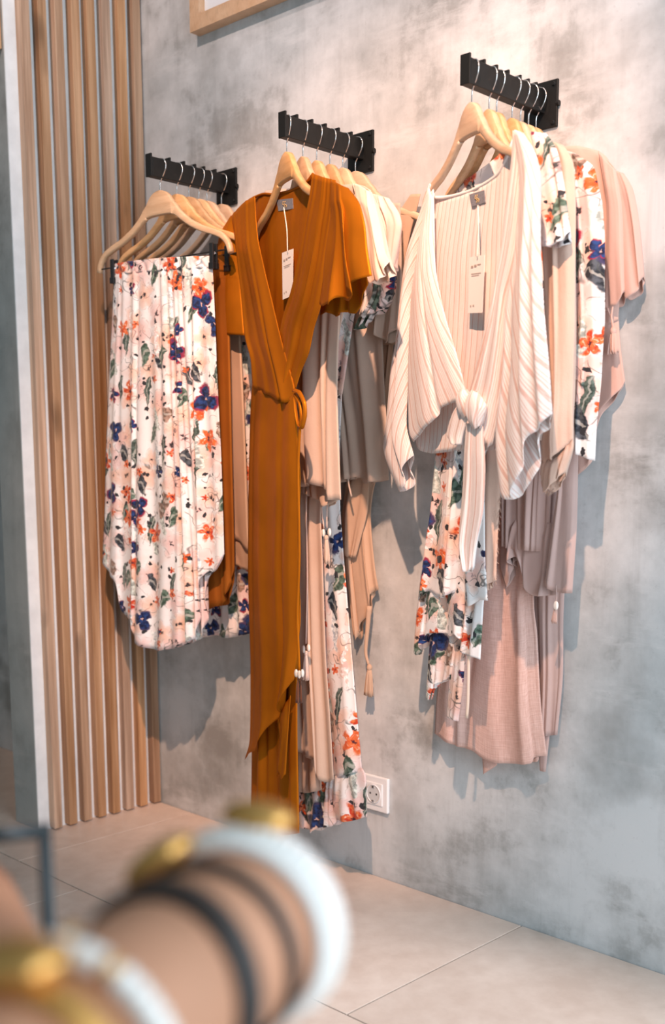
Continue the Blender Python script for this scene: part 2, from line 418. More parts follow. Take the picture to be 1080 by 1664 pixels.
# picture frame on the concrete wall
pf = thing('picture_frame', 'pale wooden picture frame hung high on the concrete wall', 'picture frame', (.51, 0, 1.967))
W_, H_, d_, b_ = .27, .70, .031, .034
def miter(a, bq, c, dq):
    bm = bmesh.new(); vs = [bm.verts.new((x, y, z)) for y in (-d_, -.0005) for (x, z) in (a, bq, c, dq)]
    bm.faces.new(vs[:4]); bm.faces.new(vs[4:][::-1])
    for k in range(4): bm.faces.new((vs[k], vs[4+k], vs[4+(k+1) % 4], vs[(k+1) % 4]))
    bmesh.ops.recalc_face_normals(bm, faces=bm.faces); return bm
link('frame_rail', miter((-W_, 0), (W_, 0), (W_-b_, b_), (-W_+b_, b_)), 'oak', pf)
link('frame_rail', miter((-W_, H_), (W_, H_), (W_-b_, H_-b_), (-W_+b_, H_-b_)), 'oak', pf)
link('frame_stile', miter((-W_, 0), (-W_, H_), (-W_+b_, H_-b_), (-W_+b_, b_)), 'oak', pf)
link('frame_stile', miter((W_, 0), (W_, H_), (W_-b_, H_-b_), (W_-b_, b_)), 'oak', pf)
link('mat_board', boxm(-W_+b_-.002, W_-b_+.002, -.012, -.003, b_-.002, H_-b_+.002), 'mat', pf)
link('print', boxm(-W_+b_+.05, W_-b_-.05, -.0135, -.0118, b_+.06, H_-b_-.06), 'print', pf)

# wall socket
so = thing('wall_socket', 'white round-hole power socket low on the concrete wall', 'socket', (.832, 0, .200))
link('cover_plate', boxm(-.041, .041, -.009, -.0004, -.041, .041, bev=.0025), 'socket', so)
bm = boxm(-.026, .026, -.0115, -.0088, -.026, .026, bev=.001); link('insert', bm, 'socket', so)
bm = bmesh.new(); seg = 40
prof = [(.0215, -.0118), (.0225, -.0128), (.0200, -.0132), (.0195, -.0100), (.0185, -.0030)]
rg = [[bm.verts.new((r*math.cos(2*math.pi*k/seg), y, r*math.sin(2*math.pi*k/seg))) for k in range(seg)] for r, y in prof]
for a, b in zip(rg, rg[1:]):
    for k in range(seg): bm.faces.new((a[k], a[(k+1) % seg], b[(k+1) % seg], b[k]))
link('well_ring', bm, 'socket', so, True)
bm = bmesh.new(); bmesh.ops.create_circle(bm, cap_ends=True, radius=.0196, segments=seg, matrix=Matrix.Translation((0, -.01185, 0)) @ Matrix.Rotation(R_(90), 4, 'X'))
link('well_floor', bm, plain('socket_well_shade', (.62, .64, .65), .5), so)  # flat disc, recess shade painted in as a greyer plastic
for x in (-.0095, .0095):
    bm = bmesh.new(); tube(bm, [(x, -.0122, 0), (x, -.0119, 0)], .0025, 12); link('pin_hole', bm, 'dark', so)
for z in (-.0165, .0165): link('earth_clip', boxm(-.003, .003, -.0145, -.0119, z-.002, z+.002), 'chrome', so)

# ------------------------------------------------------------------ racks and hangers
BZ0, BZ1 = 1.588, 1.630
RACKS = {1: (.334, [-.199, -.152, -.117, -.088, -.064, -.020], -6), 2: (.781, [-.217, -.173, -.134, -.096, -.058, -.020], 20), 3: (1.244, [-.210, -.161, -.139, -.093, -.067, -.042, -.018], 20)}
def yaw_of(r, k):
    xc, ys, ph = RACKS[r]; return R_(ph)*min(1, max(0., (-ys[k]-.012)/.2))
def make_rack(r, label):
    xc, ys, ph = RACKS[r]
    t = thing('wall_rack', label, 'clothes rack', (xc, 0, BZ0), 0, 'black clothes arms along the concrete wall')
    link('bar', boxm(-.010, .010, -.226, -.005, 0, BZ1-BZ0, bev=.001), 'black', t)
    link('end_cap', boxm(-.0105, .0105, -.2305, -.2262, -.0005, BZ1-BZ0+.007, bev=.0008), 'black', t)
    pl = link('wall_plate', boxm(-.037, .037, -.006, -.0003, -.027, .056, bev=.0012), 'black', t)
    for x in (-.029, .029):
        for z in (-.019, .048):
            bm = bmesh.new(); bmesh.ops.create_cone(bm, cap_ends=True, segments=10, radius1=.0042, radius2=.0028, depth=.003, matrix=Matrix.Translation((x, -.0078, z)) @ Matrix.Rotation(R_(90), 4, 'X'))
            link('screw', bm, 'black', pl)
    bm = bmesh.new(); bmesh.ops.create_cone(bm, cap_ends=True, segments=10, radius1=.005, radius2=.005, depth=.006, matrix=Matrix.Translation((.038, -.004, .013)) @ Matrix.Rotation(R_(90), 4, 'Y'))
    link('bolt', bm, 'black', pl)
    for a, b in zip(ys, ys[1:]):
        y = (a+b)/2
        if b-a > .02: link('hook_stop', boxm(-.009, .009, y-.0022, y+.0022, BZ1-BZ0-.0005, BZ1-BZ0+.0075, bev=.0006), 'black', t)
    return t
make_rack(1, 'black steel clothes arm nearest the slatted partition')
make_rack(2, 'black steel clothes arm above the burnt orange dress')
make_rack(3, 'black steel clothes arm above the striped tie-front blouse')

# hanger: lofted wooden body, local origin at the head top centre
ST = [(0, -.027, .054), (.016, -.0285, .051), (.030, -.033, .043), (.041, -.040, .032), (.050, -.048, .022), (.060, -.056, .017), (.075, -.067, .0155), (.10, -.083, .0145), (.135, -.099, .014), (.17, -.110, .0135), (.198, -.122, .013), (.215, -.139, .012), (.222, -.160, .011)]
def hanger_body():
    st = [(-x, z, h) for x, z, h in ST[::-1]]+ST[1:]
    pts = crom([Vector((x, z, h)) for x, z, h in st], 61)
    bm = bmesh.new(); rings = []
    for i, p in enumerate(pts):
        a = pts[max(i-1, 0)]; b = pts[min(i+1, 60)]
        t = Vector((b.x-a.x, b.y-a.y)).normalized(); nx, nz = -t.y, t.x
        if abs(p.x) < .046: nx, nz = 0., 1.
        h = p.z/2; dd = .0062; yo = -.02*(abs(p.x)/.22)**2*0
        c = []
        for (q, s) in ((-1, -.7), (-.75, -1), (.75, -1), (1, -.7), (1, .7), (.75, 1), (-.75, 1), (-1, .7)):
            hq = h*(s if abs(s) == 1 else (1 if s > 0 else -1)*(1-.0035/h*.8))
            c.append(bm.verts.new((p.x+nx*hq, q*dd+yo, p.y+nz*hq)))
        rings.append(c)
    for A, B in zip(rings, rings[1:]):
        for k in range(8): bm.faces.new((A[k], A[(k+1) % 8], B[(k+1) % 8], B[k]))
    bm.faces.new(rings[0][::-1]); bm.faces.new(rings[-1])
    bmesh.ops.recalc_face_normals(bm, faces=bm.faces)
    me = bpy.data.meshes.new('body'); bm.to_mesh(me); bm.free(); me.materials.append(M['hanger'])
    for p in me.polygons: p.use_smooth = len(p.vertices) == 4
    return me
def hook_mesh():
    P = [(0, 0, -.006), (0, 0, .016), (.0035, 0, .023), (.0125, 0, .034), (.0195, 0, .046), (.0205, 0, .057), (.0145, 0, .0655), (.004, 0, .0690), (-.008, 0, .0680), (-.0155, 0, .0610), (-.0185, 0, .050), (-.0205, 0, .043)]
    bm = bmesh.new(); tube(bm, crom(P, 44), .0014, 8)
    me = bpy.data.meshes.new('hook'); bm.to_mesh(me); bm.free(); me.materials.append(M['chrome'])
    for p in me.polygons: p.use_smooth = True
    return me
HB, HK = hanger_body(), hook_mesh()
me_rod = bpy.data.meshes.new('trouser_rod'); bm = bmesh.new(); tube(bm, [(-.222, 0, -.152), (.222, 0, -.152)], .0017, 8); bm.to_mesh(me_rod); bm.free(); me_rod.materials.append(M['clip'])
def clip_mesh():
    bm = bmesh.new()
    box(bm, -.006, .006, -.0085, -.0035, -.030, .016, bev=.0018); box(bm, -.006, .006, .0035, .0085, -.030, .016, bev=.0018)
    box(bm, -.0075, .0075, -.0095, -.0005, -.040, -.026, bev=.001); box(bm, -.0075, .0075, .0005, .0095, -.040, -.026, bev=.001)
    me = bpy.data.meshes.new('clip'); bm.to_mesh(me); bm.free(); me.materials.append(M['clip']); return me
def spring_mesh():
    bm = bmesh.new(); tube(bm, [(-.006+.012*k/40, .003*math.cos(k*1.2), .003*math.sin(k*1.2)) for k in range(41)], .0007, 5)
    me = bpy.data.meshes.new('clip_spring'); bm.to_mesh(me); bm.free(); me.materials.append(M['chrome']); return me
CL, SPR = clip_mesh(), spring_mesh()
HEADZ = 1.5625
def make_hanger(r, k, label, clips=None, size=1.):
    xc, ys, ph = RACKS[r]
    t = thing('clothes_hanger', label, 'hanger', (xc, ys[k], HEADZ), -yaw_of(r, k), ('hangers on the arm nearest the partition', 'hangers on the middle arm', 'hangers on the arm of the striped blouse')[r-1])
    for nm, me in (('body', HB), ('hook', HK)):
        o = bpy.data.objects.new(nm, me); COL.objects.link(o); o.parent = t
        if nm == 'body': o.scale.x = size
    if clips:
        o = bpy.data.objects.new('trouser_rod', me_rod); COL.objects.link(o); o.parent = t
        for x in clips:
            c = bpy.data.objects.new('clip', CL); COL.objects.link(c); c.parent = t; c.location = (x, 0, -.150)
            s = bpy.data.objects.new('clip_spring', SPR); COL.objects.link(s); s.parent = c; s.location = (0, 0, -.005)
ORD = ['first', 'second', 'third', 'fourth', 'fifth', 'sixth', 'seventh']
for k in range(6): make_hanger(1, k, 'wooden clip hanger, %s from the outer end of the arm nearest the partition' % ORD[k], (-.168, .168))
for k in range(6): make_hanger(2, k, 'wooden hanger, %s from the outer end of the middle arm' % ORD[k], size=(.86, .72, .72, .72, .72, .95)[k])
for k in range(7): make_hanger(3, k, 'wooden hanger, %s from the outer end of the arm with the striped blouse' % ORD[k], size=(.74, .60, .60, .58, .56, .54, .50)[k])

# ------------------------------------------------------------------ garments
class Garment:
    def __init__(s, name, label, cat, rack, k, group=None, yaw=None):
        xc, ys, ph = RACKS[rack]; s.y = ys[k]; s.x = xc; s.phi = yaw_of(rack, k) if yaw is None else R_(yaw)
        s.o = thing(name, label, cat, (xc, s.y, 0), -s.phi, group)
        s.t = Vector((math.cos(s.phi), -math.sin(s.phi), 0)); s.n = Vector((math.sin(s.phi), math.cos(s.phi), 0))  # n = local +y, to the wall
        s.seed = hash_(name+label)
    def loc(s, px, py, off=0.):
        """picture point -> (x,z) in the garment's own hanging plane, off metres towards the room"""
        O = Vector((s.x, s.y, 0))-s.n*off; d = ray(px, py)
        P = CAM+d*((O-CAM).dot(s.n)/d.dot(s.n)); q = P-Vector((s.x, s.y, 0))
        return Vector((q.dot(s.t), P.z))
    def panel(s, name, mat, L, R, T=None, B=None, off=0., bulge=.012, folds=(5, .002, .008), tubed=True, nu=44, nv=44, uv='flat', backmat=None, edge=(1, 1), label=None, seed=None, slant=0., shear=0., puff=False, top=.4):
        """cloth patch spanned by four traced edges; gets belly, folds, back layer and fabric thickness"""
        rg = random.Random((seed if seed is not None else 0)+s.seed+len(s.o.children)*13)
        c = lambda P: [s.loc(x, y, off) for x, y in P]
        L2, R2 = c(L), c(R)
        T2 = [L2[0]]+(c(T) if T else [])+[R2[0]]; B2 = [L2[-1]]+(c(B) if B else [])+[R2[-1]]
        Lc, Rc, Tc, Bc = crom(L2, nv+1), crom(R2, nv+1), crom(T2, nu+1), crom(B2, nu+1)
        c00, c10, c01, c11 = Lc[0], Rc[0], Lc[-1], Rc[-1]
        n, a0, a1 = folds
        ks = [(n*q*rg.uniform(.85, 1.15), rg.uniform(0, 6.28), rg.uniform(-1.2, 1.2), am, rg.uniform(0, 6.28), rg.uniform(3, 6)) for q, am in ((.5, .6), (.9, .6), (1.35, .45), (2.1, .16))]
        ks2 = [(f, rg.uniform(0, 6.28), d, am, p2, m) for f, p, d, am, p2, m in ks]
        wp, wq = rg.uniform(0, 6.28), rg.uniform(.045, .075)
        def fold(u, v, K):
            uw = u+slant*(v-.5)+wq*math.sin(6.283*1.4*u+wp+v)+.4*wq*math.sin(6.283*3.1*u+2*wp)
            return sum(am*(.65+.35*math.sin(m*v+p2))*math.sin(6.283*f*uw+p+d*v*1.6) for f, p, d, am, p2, m in K)*(a0+(a1-a0)*v**1.15)
        Wd = sum((Rc[j]-Lc[j]).length for j in range(0, nv+1, 4))/len(range(0, nv+1, 4)); Ld = ((Lc[-1]-Lc[0]).length+(Rc[-1]-Rc[0]).length)/2
        bm = bmesh.new(); uvl = bm.loops.layers.uv.new('UVMap')
        layers = []
        for side in ((-1, 1) if tubed else (-1,)):
            g = []
            for j in range(nv+1):
                v = j/nv; row = []
                for i in range(nu+1):
                    u = i/nu
                    P = Lc[j]*(1-u)+Rc[j]*u+Tc[i]*(1-v)+Bc[i]*v-(c00*(1-u)*(1-v)+c10*u*(1-v)+c01*(1-u)*v+c11*u*v)
                    x = 2*u-1; pr = 1-abs(x)**3
                    win = min(1, (u if edge[0] else 1)*9)*min(1, ((1-u) if edge[1] else 1)*9)
                    if not edge[0] and x < 0: pr = 1
                    if not edge[1] and x > 0: pr = 1
                    y = side*bulge*pr*(math.sin(math.pi*min(.97, max(.03, v)))**.5 if puff else top+(1-top)*min(1, v*5))+win*fold(u, v, ks if side < 0 else ks2)
                    if side > 0 and i in (0, nu): row.append(layers[0][j][i]); continue
                    row.append((bm.verts.new((P.x, y-off, P.y)), ((P.x, P.y) if uv == 'flat' else (u*Wd-shear*v*Ld, (1-v)*Ld))))
                g.append(row)
            layers.append(g)
            for j in range(nv):
                for i in range(nu):
                    q = [g[j][i], g[j+1][i], g[j+1][i+1], g[j][i+1]]
                    if side > 0: q = q[::-1]
                    if len({v_[0] for v_ in q}) < 4: continue
                    try: f = bm.faces.new([v_[0] for v_ in q])
                    except ValueError: continue
                    f.smooth = True
                    for lp, v_ in zip(f.loops, q): lp[uvl].uv = v_[1]
        o = link(name, bm, mat, s.o, True)
        md = o.modifiers.new('fabric', 'SOLIDIFY'); md.thickness = .0011; md.offset = 0
        if label: o['label'] = label
        return o
    def pt(s, px, py, off=0.):
        q = s.loc(px, py, off); return Vector((q.x, -off, q.y))
    def cord(s, name, mat, P, rad, off=.02, n=30, label=None, parent=None):
        bm = bmesh.new(); tube(bm, crom([s.pt(*p[:2], p[2] if len(p) > 2 else off) for p in P], n), rad, 8)
        o = link(name, bm, mat, parent or s.o, True)
        if label: o['label'] = label
        return o
    def tassel(s, mat, top, bottom, width, off=.03, shells=None, strand=None):
        """thread skirt below a wrapped head, with cowrie shells where they show"""
        A, Bq = s.pt(*top, off), s.pt(*bottom, off); wd = width
        bm = bmesh.new(); rg = random.Random(int(top[0]*7))
        for k in range(26):
            a = rg.uniform(0, 6.28); r = rg.uniform(.1, 1)**.5*wd
            q = Bq+Vector((math.cos(a)*r, math.sin(a)*r*.7, rg.uniform(-.003, .003)))
            m = A.lerp(q, .35)+Vector((math.cos(a), math.sin(a), 0))*wd*.25
            tube(bm, crom([A+Vector((math.cos(a), math.sin(a), 0))*wd*.2, m, q], 7), wd*.16, 5)
        o = link('tassel', bm, mat, s.o, True)
        bm = bmesh.new(); bmesh.ops.create_uvsphere(bm, u_segments=12, v_segments=8, radius=1, matrix=Matrix.Translation(A) @ Matrix.Diagonal((wd*.55, wd*.55, wd*.7, 1)))
        link('tassel_head', bm, mat, o, True)
        for sx, sy in shells or []:
            bm = bmesh.new(); bmesh.ops.create_uvsphere(bm, u_segments=14, v_segments=10, radius=1)
            for v in bm.verts:
                gq = math.exp(-(v.co.x/.18)**2) if v.co.y < 0 else 0
                v.co = Vector((v.co.x*.0052, v.co.y*.0038*(1-.45*gq), v.co.z*.0085))
            sh = link('cowrie_shell', bm, 'shell', o, True); sh.location = s.pt(sx, sy, off+.006)
        return o
    def price_tag(s, quad, hole, top, off=.02):
        P = [s.pt(x, y, off) for x, y in quad]; bm = bmesh.new()
        f = [bm.verts.new(p) for p in P]; b = [bm.verts.new(p+Vector((0, .0007, 0))) for p in P]
        bm.faces.new(f); bm.faces.new(b[::-1])
        for k in range(4): bm.faces.new((f[k], b[k], b[(k+1) % 4], f[(k+1) % 4]))
        bmesh.ops.recalc_face_normals(bm, faces=bm.faces)
        o = link('price_tag', bm, 'paper', s.o); o['label'] = 'white card price tag'
        def mark(u0, u1, v0, v1):
            bm = bmesh.new(); q = []
            for u, v in ((u0, v0), (u1, v0), (u1, v1), (u0, v1)):
                p = P[0].lerp(P[1], u).lerp(P[3].lerp(P[2], u), v); q.append(bm.verts.new(p+Vector((0, -.0006, 0))))
            bm.faces.new(q); return bm
        bm = bmesh.new()
        for (a, b_, c_, d__) in ((.15, .3, .16, .20), (.36, .52, .15, .19), (.56, .8, .145, .165), (.18, .82, .30, .312), (.2, .7, .335, .345), (.16, .24, .86, .89), (.34, .44, .855, .885)):
            m = mark(a, b_, c_, d__); tmp = bpy.data.meshes.new('t'); m.to_mesh(tmp); m.free(); bm.from_mesh(tmp); bpy.data.meshes.remove(tmp)
        link('printing', bm, 'ink', o)['kind'] = 'stuff'
        s.cord('string', 'string', [(*top, off), ((top[0]+hole[0])/2+2, (top[1]+hole[1])/2, off+.003), (*hole, off+.002)], .0011, off, 12, parent=o)
    def neck_label(s, quad, off, monogram=False):
        P = [s.pt(x, y, off) for x, y in quad]; bm = bmesh.new()
        f = [bm.verts.new(p) for p in P]; b = [bm.verts.new(p+Vector((0, .0012, 0))) for p in P]
        bm.faces.new(f); bm.faces.new(b[::-1])
        for k in range(4): bm.faces.new((f[k], b[k], b[(k+1) % 4], f[(k+1) % 4]))
        bmesh.ops.recalc_face_normals(bm, faces=bm.faces)
        o = link('neck_label', bm, 'label', s.o); o['label'] = 'grey woven neck label'
        bm = bmesh.new(); g = lambda u, v: P[0].lerp(P[1], u).lerp(P[3].lerp(P[2], u), v)+Vector((0, -.0008, 0))
        for pts in (((.44, .2), (.36, .45), (.50, .62), (.40, .85)), ((.56, .2), (.48, .45), (.62, .62), (.54, .85))):
            tube(bm, crom([g(*p) for p in pts], 10), .0006, 5)
        link('monogram', bm, 'goldthread', o, True)

def hash_(t):
    h = 7
    for ch in t: h = (h*31+ord(ch)) % 100003
    return h

G1, G2, G3 = 'skirts on the arm nearest the partition', 'clothes on the middle arm', 'clothes on the arm of the striped blouse'
# ---- arm 1: skirts
g = Garment('floral_skirt', 'long white floral high-low skirt clipped in front, nearest the slatted partition', 'skirt', 1, 0, G1)
g.panel('skirt_body', 'floral', [(185, 445), (184, 480), (180, 560), (177, 620), (172, 740), (170, 830), (166, 914)],
        [(345, 433), (347, 470), (350, 540), (352, 600), (356, 680), (359, 740), (362, 830), (364, 900)],
        B=[(180, 932), (195, 946), (199, 992), (219, 1008), (225, 1040), (260, 1057), (310, 1044), (326, 1027), (331, 965), (333, 937), (352, 925)], folds=(11, .004, .012), bulge=.014, nu=110, nv=70, top=1.)
g.panel('waistband', 'floral', [(186, 429), (185, 447)], [(345, 416), (346, 435)], T=[(265, 421)], bulge=.0145, folds=(16, .002, .003), nu=110, nv=8, top=1.)
g = Garment('satin_skirt', 'rust satin skirt hanging just behind the front floral skirt', 'skirt', 1, 1, G1)
g.panel('skirt_body', 'rust', [(212, 425), (206, 700), (203, 930)], [(368, 414), (373, 540), (377, 740), (380, 860), (381, 925)], B=[(260, 985), (325, 992), (347, 986), (366, 982), (375, 955)], folds=(8, .003, .010), bulge=.012)
g = Garment('satin_skirt', 'peach satin skirt between the rust skirt and the orange dress', 'skirt', 1, 2, G1)
g.panel('skirt_body', 'peachsatin', [(232, 425), (228, 700), (230, 900)], [(386, 412), (391, 540), (398, 700), (404, 860), (410, 900)], B=[(300, 880), (360, 868), (383, 874), (398, 892)], folds=(8, .003, .010), bulge=.011)
g.panel('hem_ruffle', 'peachsatin', [(231, 885), (230, 925)], [(405, 872), (412, 926)], B=[(330, 900), (378, 914), (398, 926)], folds=(10, .003, .008), bulge=.009, nv=10, off=-.004)
g = Garment('floral_skirt', 'floral skirt with low hem showing beneath the rust and peach skirts', 'skirt', 1, 3, G1)
g.panel('skirt_body', 'floral2', [(252, 424), (248, 700), (250, 1004)], [(402, 410), (412, 540), (420, 800), (427, 1020)], B=[(290, 1030), (330, 1036), (350, 1031), (375, 1036), (405, 1029)], folds=(9, .003, .010), bulge=.011, nu=60)
g = Garment('grey_skirt', 'charcoal grey skirt glimpsed beside the orange dress sleeve', 'skirt', 1, 4, G1)
g.panel('skirt_body', 'grey', [(270, 422), (268, 700), (272, 880)], [(418, 408), (430, 540), (438, 700), (445, 880)], B=[(350, 890)], folds=(7, .003, .008), bulge=.010)

# ---- arm 2
g = Garment('wrap_dress', 'burnt orange satin wrap maxi dress in front on the middle arm', 'dress', 2, 0, G2)
g.panel('back_panel', 'orange', [(412, 322), (408, 400), (407, 500), (412, 600)], [(508, 283), (505, 380), (500, 480), (484, 600)], T=[(428, 315), (444, 316), (472, 310), (497, 297)], off=-.012, bulge=.004, folds=(7, .001, .004), tubed=False)
g.cord('neck_binding', 'orange', [(412, 321, -.006), (428, 315, -.010), (444, 316, -.011), (472, 310, -.011), (497, 297, -.010), (508, 283, -.004)], .0028)
g.panel('front_panel', 'orange', [(507, 281), (504, 311), (497, 349), (488, 405), (474, 470), (460, 515), (452, 560), (450, 632)], [(545, 293), (545, 350), (534, 430), (521, 498), (510, 534), (502, 573), (490, 602), (480, 634)], T=[(524, 287)], off=.010, bulge=.008, folds=(4.2, .003, .007), tubed=False)
g.panel('front_panel', 'orange', [(376, 352), (383, 400), (391, 470), (398, 545), (407, 580), (410, 628)], [(414, 318), (416, 355), (420, 393), (431, 443), (441, 485), (458, 556), (474, 612), (480, 640)], T=[(395, 333)], B=[(430, 636), (452, 647), (470, 655)], off=.016, bulge=.010, folds=(3.0, .002, .0045), tubed=False)
g.panel('sleeve', 'orange', [(378, 351), (362, 385), (354, 443), (350, 500), (346, 535)], [(386, 352), (389, 430), (394, 500), (397, 545)], B=[(354, 540), (366, 538), (380, 544)], off=.006, bulge=.022, folds=(1.6, .002, .006))
g.panel('sleeve', 'orange', [(538, 293), (541, 350), (530, 420), (519, 494)], [(566, 306), (584, 330), (593, 365), (597, 405), (604, 448)], T=[(552, 297)], B=[(530, 498), (541, 493), (553, 496), (559, 484), (574, 490), (586, 478), (576, 466), (589, 458)], off=.018, bulge=.018, folds=(2.4, .001, .013), tubed=False, nu=60)
g.panel('sleeve_lining', 'orange', [(540, 300), (541, 350), (531, 430), (520, 512)], [(564, 310), (580, 335), (588, 370), (592, 420), (598, 462)], B=[(535, 508), (548, 515), (566, 507), (579, 510), (588, 494), (592, 480)], off=-.012, bulge=.004, folds=(4, .003, .008), tubed=False)
g.panel('underskirt', 'orange', [(412, 632), (407, 800), (406, 1000), (409, 1200), (407, 1354)], [(479, 640), (485, 780), (483, 1000), (483, 1190), (486, 1354)], off=-.008, bulge=.010, folds=(3.5, .004, .017), B=[(430, 1350), (460, 1357)])
g.panel('overskirt', 'orange', [(410, 622), (407, 667), (404, 786), (403, 935), (407, 1078), (406, 1200), (398, 1234)], [(479, 636), (484, 720), (488, 780), (485, 900), (488, 1010), (478, 1104)], T=[(430, 633), (452, 646), (468, 653)], B=[(410, 1224), (425, 1217), (434, 1200), (441, 1184), (452, 1168), (459, 1155), (470, 1130)], off=.0165, bulge=.012, folds=(2.6, .003, .014), tubed=False, nu=60, nv=80)
g.panel('inner_drape', 'orange', [(450, 1170), (454, 1200), (449, 1262)], [(472, 1130), (468, 1190), (464, 1258)], B=[(455, 1254), (459, 1266)], off=.016, bulge=.004, folds=(2, .002, .004), tubed=False, nu=16, nv=20)
g.cord('waist_tie', 'orange', [(477, 634, .034), (486, 638, .036), (494, 655, .036), (495, 675, .034), (490, 695, .033), (484, 690, .032), (480, 665, .031), (478, 640, .032)], lambda t: (.0045, .002), n=40)
g.cord('waist_tie', 'orange', [(478, 640, .034), (486, 655, .034), (489, 678, .034), (487, 697, .033), (484, 760, .030), (486, 900, .026), (483, 1000, .024), (486, 1090, .024)], lambda t: (.0032, .0015), n=60)
g.tassel('brown', (486, 1102), (486, 1141), .009, .026, shells=[(481, 1094), (486, 1096), (491, 1094)])
g.neck_label([(449, 325), (475, 322), (476, 339), (452, 343)], -.0075)
g.price_tag([(458, 411), (476, 404), (475, 480), (459, 487)], (467, 410), (461, 337), .004)

g = Garment('wrap_dress', 'cream flutter-sleeve dress with beige skirt directly behind the orange dress', 'dress', 2, 1, G2)
g.panel('sleeve', 'cream', [(572, 298), (590, 345), (598, 407), (602, 450)], [(604, 313), (616, 363), (625, 408), (633, 425)], T=[(588, 302)], B=[(606, 462), (616, 456), (624, 459), (631, 446)], off=.004, bulge=.012, folds=(3, .002, .008))
g.panel('body', 'beige', [(430, 310), (440, 500), (450, 800)], [(578, 299), (560, 420), (553, 500), (549, 578), (548, 644), (550, 713), (554, 812)], B=[(487, 793), (503, 790), (513, 785), (526, 790), (537, 797), (540, 812)], bulge=.012, folds=(5, .002, .009), nu=60)
g.panel('hem_facing', 'beige', [(455, 780), (460, 806)], [(545, 780), (548, 814)], B=[(490, 800), (512, 808), (529, 824)], bulge=.008, off=-.012, folds=(5, .004, .008), nv=10)
g = Garment('wrap_dress', 'blush beige long wrap dress with shell tassels, third on the middle arm', 'dress', 2, 2, G2)
g.panel('sleeve', 'blush', [(598, 313), (612, 365), (622, 410), (630, 445)], [(631, 322), (647, 345), (652, 366), (646, 400), (638, 434)], B=[(632, 440)], bulge=.012, folds=(3, .003, .009))
g.panel('body', 'beige', [(450, 320), (455, 500), (450, 660)], [(600, 315), (570, 450), (548, 560), (540, 660)], bulge=.008, folds=(4, .002, .006))
g.panel('overskirt', 'beige', [(440, 640), (440, 900), (447, 1195)], [(543, 640), (522, 820), (524, 910), (529, 1060), (536, 1164), (542, 1266)], B=[(470, 1210), (488, 1217), (504, 1229), (520, 1240), (523, 1262), (532, 1272)], off=.006, bulge=.012, folds=(4.5, .003, .010), nu=60, nv=70, tubed=False)
g.panel('underskirt', 'beige', [(452, 640), (452, 900), (458, 1276)], [(535, 640), (518, 820), (518, 1000), (522, 1284)], B=[(480, 1282), (500, 1288)], off=-.006, bulge=.006, folds=(6, .002, .010))
g.cord('waist_tie', 'blush', [(519, 800, .022), (523, 832, .026), (526, 858, .028)], .0014, n=10)
g.cord('waist_tie', 'blush', [(533, 800, .022), (531, 832, .026), (531, 858, .028)], .0014, n=10)
g.tassel('beige', (530, 874), (531, 915), .009, .030, shells=[(525, 866), (535, 865)])
g.cord('waist_tie', 'blush', [(497, 800, .024), (499, 930, .028), (497, 1046, .030)], .0013, n=20)
g.tassel('blush', (497, 1062), (497, 1104), .009, .032, shells=[(493, 1055), (501, 1053)])
g = Garment('floral_dress', 'white floral maxi dress with ruffled hem above the wall socket', 'dress', 2, 3, G2)
g.panel('sleeve', 'floral3', [(585, 330), (592, 430), (592, 490), (575, 536)], [(638, 330), (642, 430), (638, 476), (623, 503)], B=[(588, 531), (598, 515), (612, 509)], bulge=.012, folds=(3, .003, .012), off=.006)
g.panel('bodice', 'floral3', [(470, 330), (475, 450), (472, 640)], [(600, 318), (585, 450), (570, 547), (556, 640)], bulge=.009, folds=(4, .002, .006))
g.panel('skirt', 'floral3', [(472, 630), (468, 900), (478, 1280)], [(556, 630), (552, 720), (552, 819), (558, 904), (565, 987), (572, 1070), (580, 1164), (588, 1252)], B=[(520, 1278), (548, 1264)], bulge=.011, folds=(4, .003, .010), nu=60, nv=70)
g.panel('hem_ruffle', 'floral3', [(478, 1274), (478, 1336)], [(588, 1248), (594, 1262), (596, 1327)], T=[(520, 1274), (548, 1260)], B=[(500, 1345), (512, 1352), (525, 1343), (546, 1341), (551, 1331), (575, 1333)], bulge=.013, off=.002, folds=(8, .003, .010), nu=60, nv=16)
g = Garment('short_dress', 'taupe short dress with ruffled sleeve beside the striped blouse', 'dress', 2, 4, G2)
g.panel('sleeve', 'taupe', [(600, 330), (606, 430), (602, 518)], [(650, 330), (652, 430), (644, 535)], B=[(608, 529), (622, 543), (627, 557), (635, 554), (638, 540)], bulge=.011, folds=(2.5, .003, .014), off=.006)
g.panel('body', 'taupe', [(490, 320), (500, 500), (530, 700), (540, 790)], [(622, 320), (620, 450), (621, 543), (624, 623), (628, 690), (632, 780)], B=[(551, 783), (570, 779), (586, 775), (596, 786), (612, 783)], bulge=.012, folds=(5, .003, .010), nu=60)
g.cord('hem_tie', 'taupe', [(564, 770, .01), (567, 790, .01), (571, 807, .01)], .002, n=8)
g = Garment('asymmetric_top', 'tan asymmetric top with tassel, last on the middle arm against the wall', 'top', 2, 5, G2)
g.panel('front_panel', 'tan', [(667, 316), (655, 334), (646, 350), (640, 400), (628, 470), (600, 560)], [(683, 315), (678, 336), (668, 372), (656, 430), (650, 480), (645, 560)], off=.002, bulge=.004, folds=(2, .0005, .002), nu=24)
g.panel('front_panel', 'tan', [(600, 345), (604, 400), (600, 560)], [(616, 345), (628, 400), (640, 560)], bulge=.004, folds=(2, .0005, .002), nu=20)
g.panel('body', 'tan', [(590, 540), (575, 700), (556, 830), (559, 904), (566, 960), (571, 1010)], [(640, 540), (628, 700), (606, 800), (602, 840), (605, 885), (610, 930), (615, 958)], B=[(582, 1040), (588, 1014), (597, 1003), (604, 986), (605, 964)], bulge=.007, folds=(4, .002, .006), nu=50)
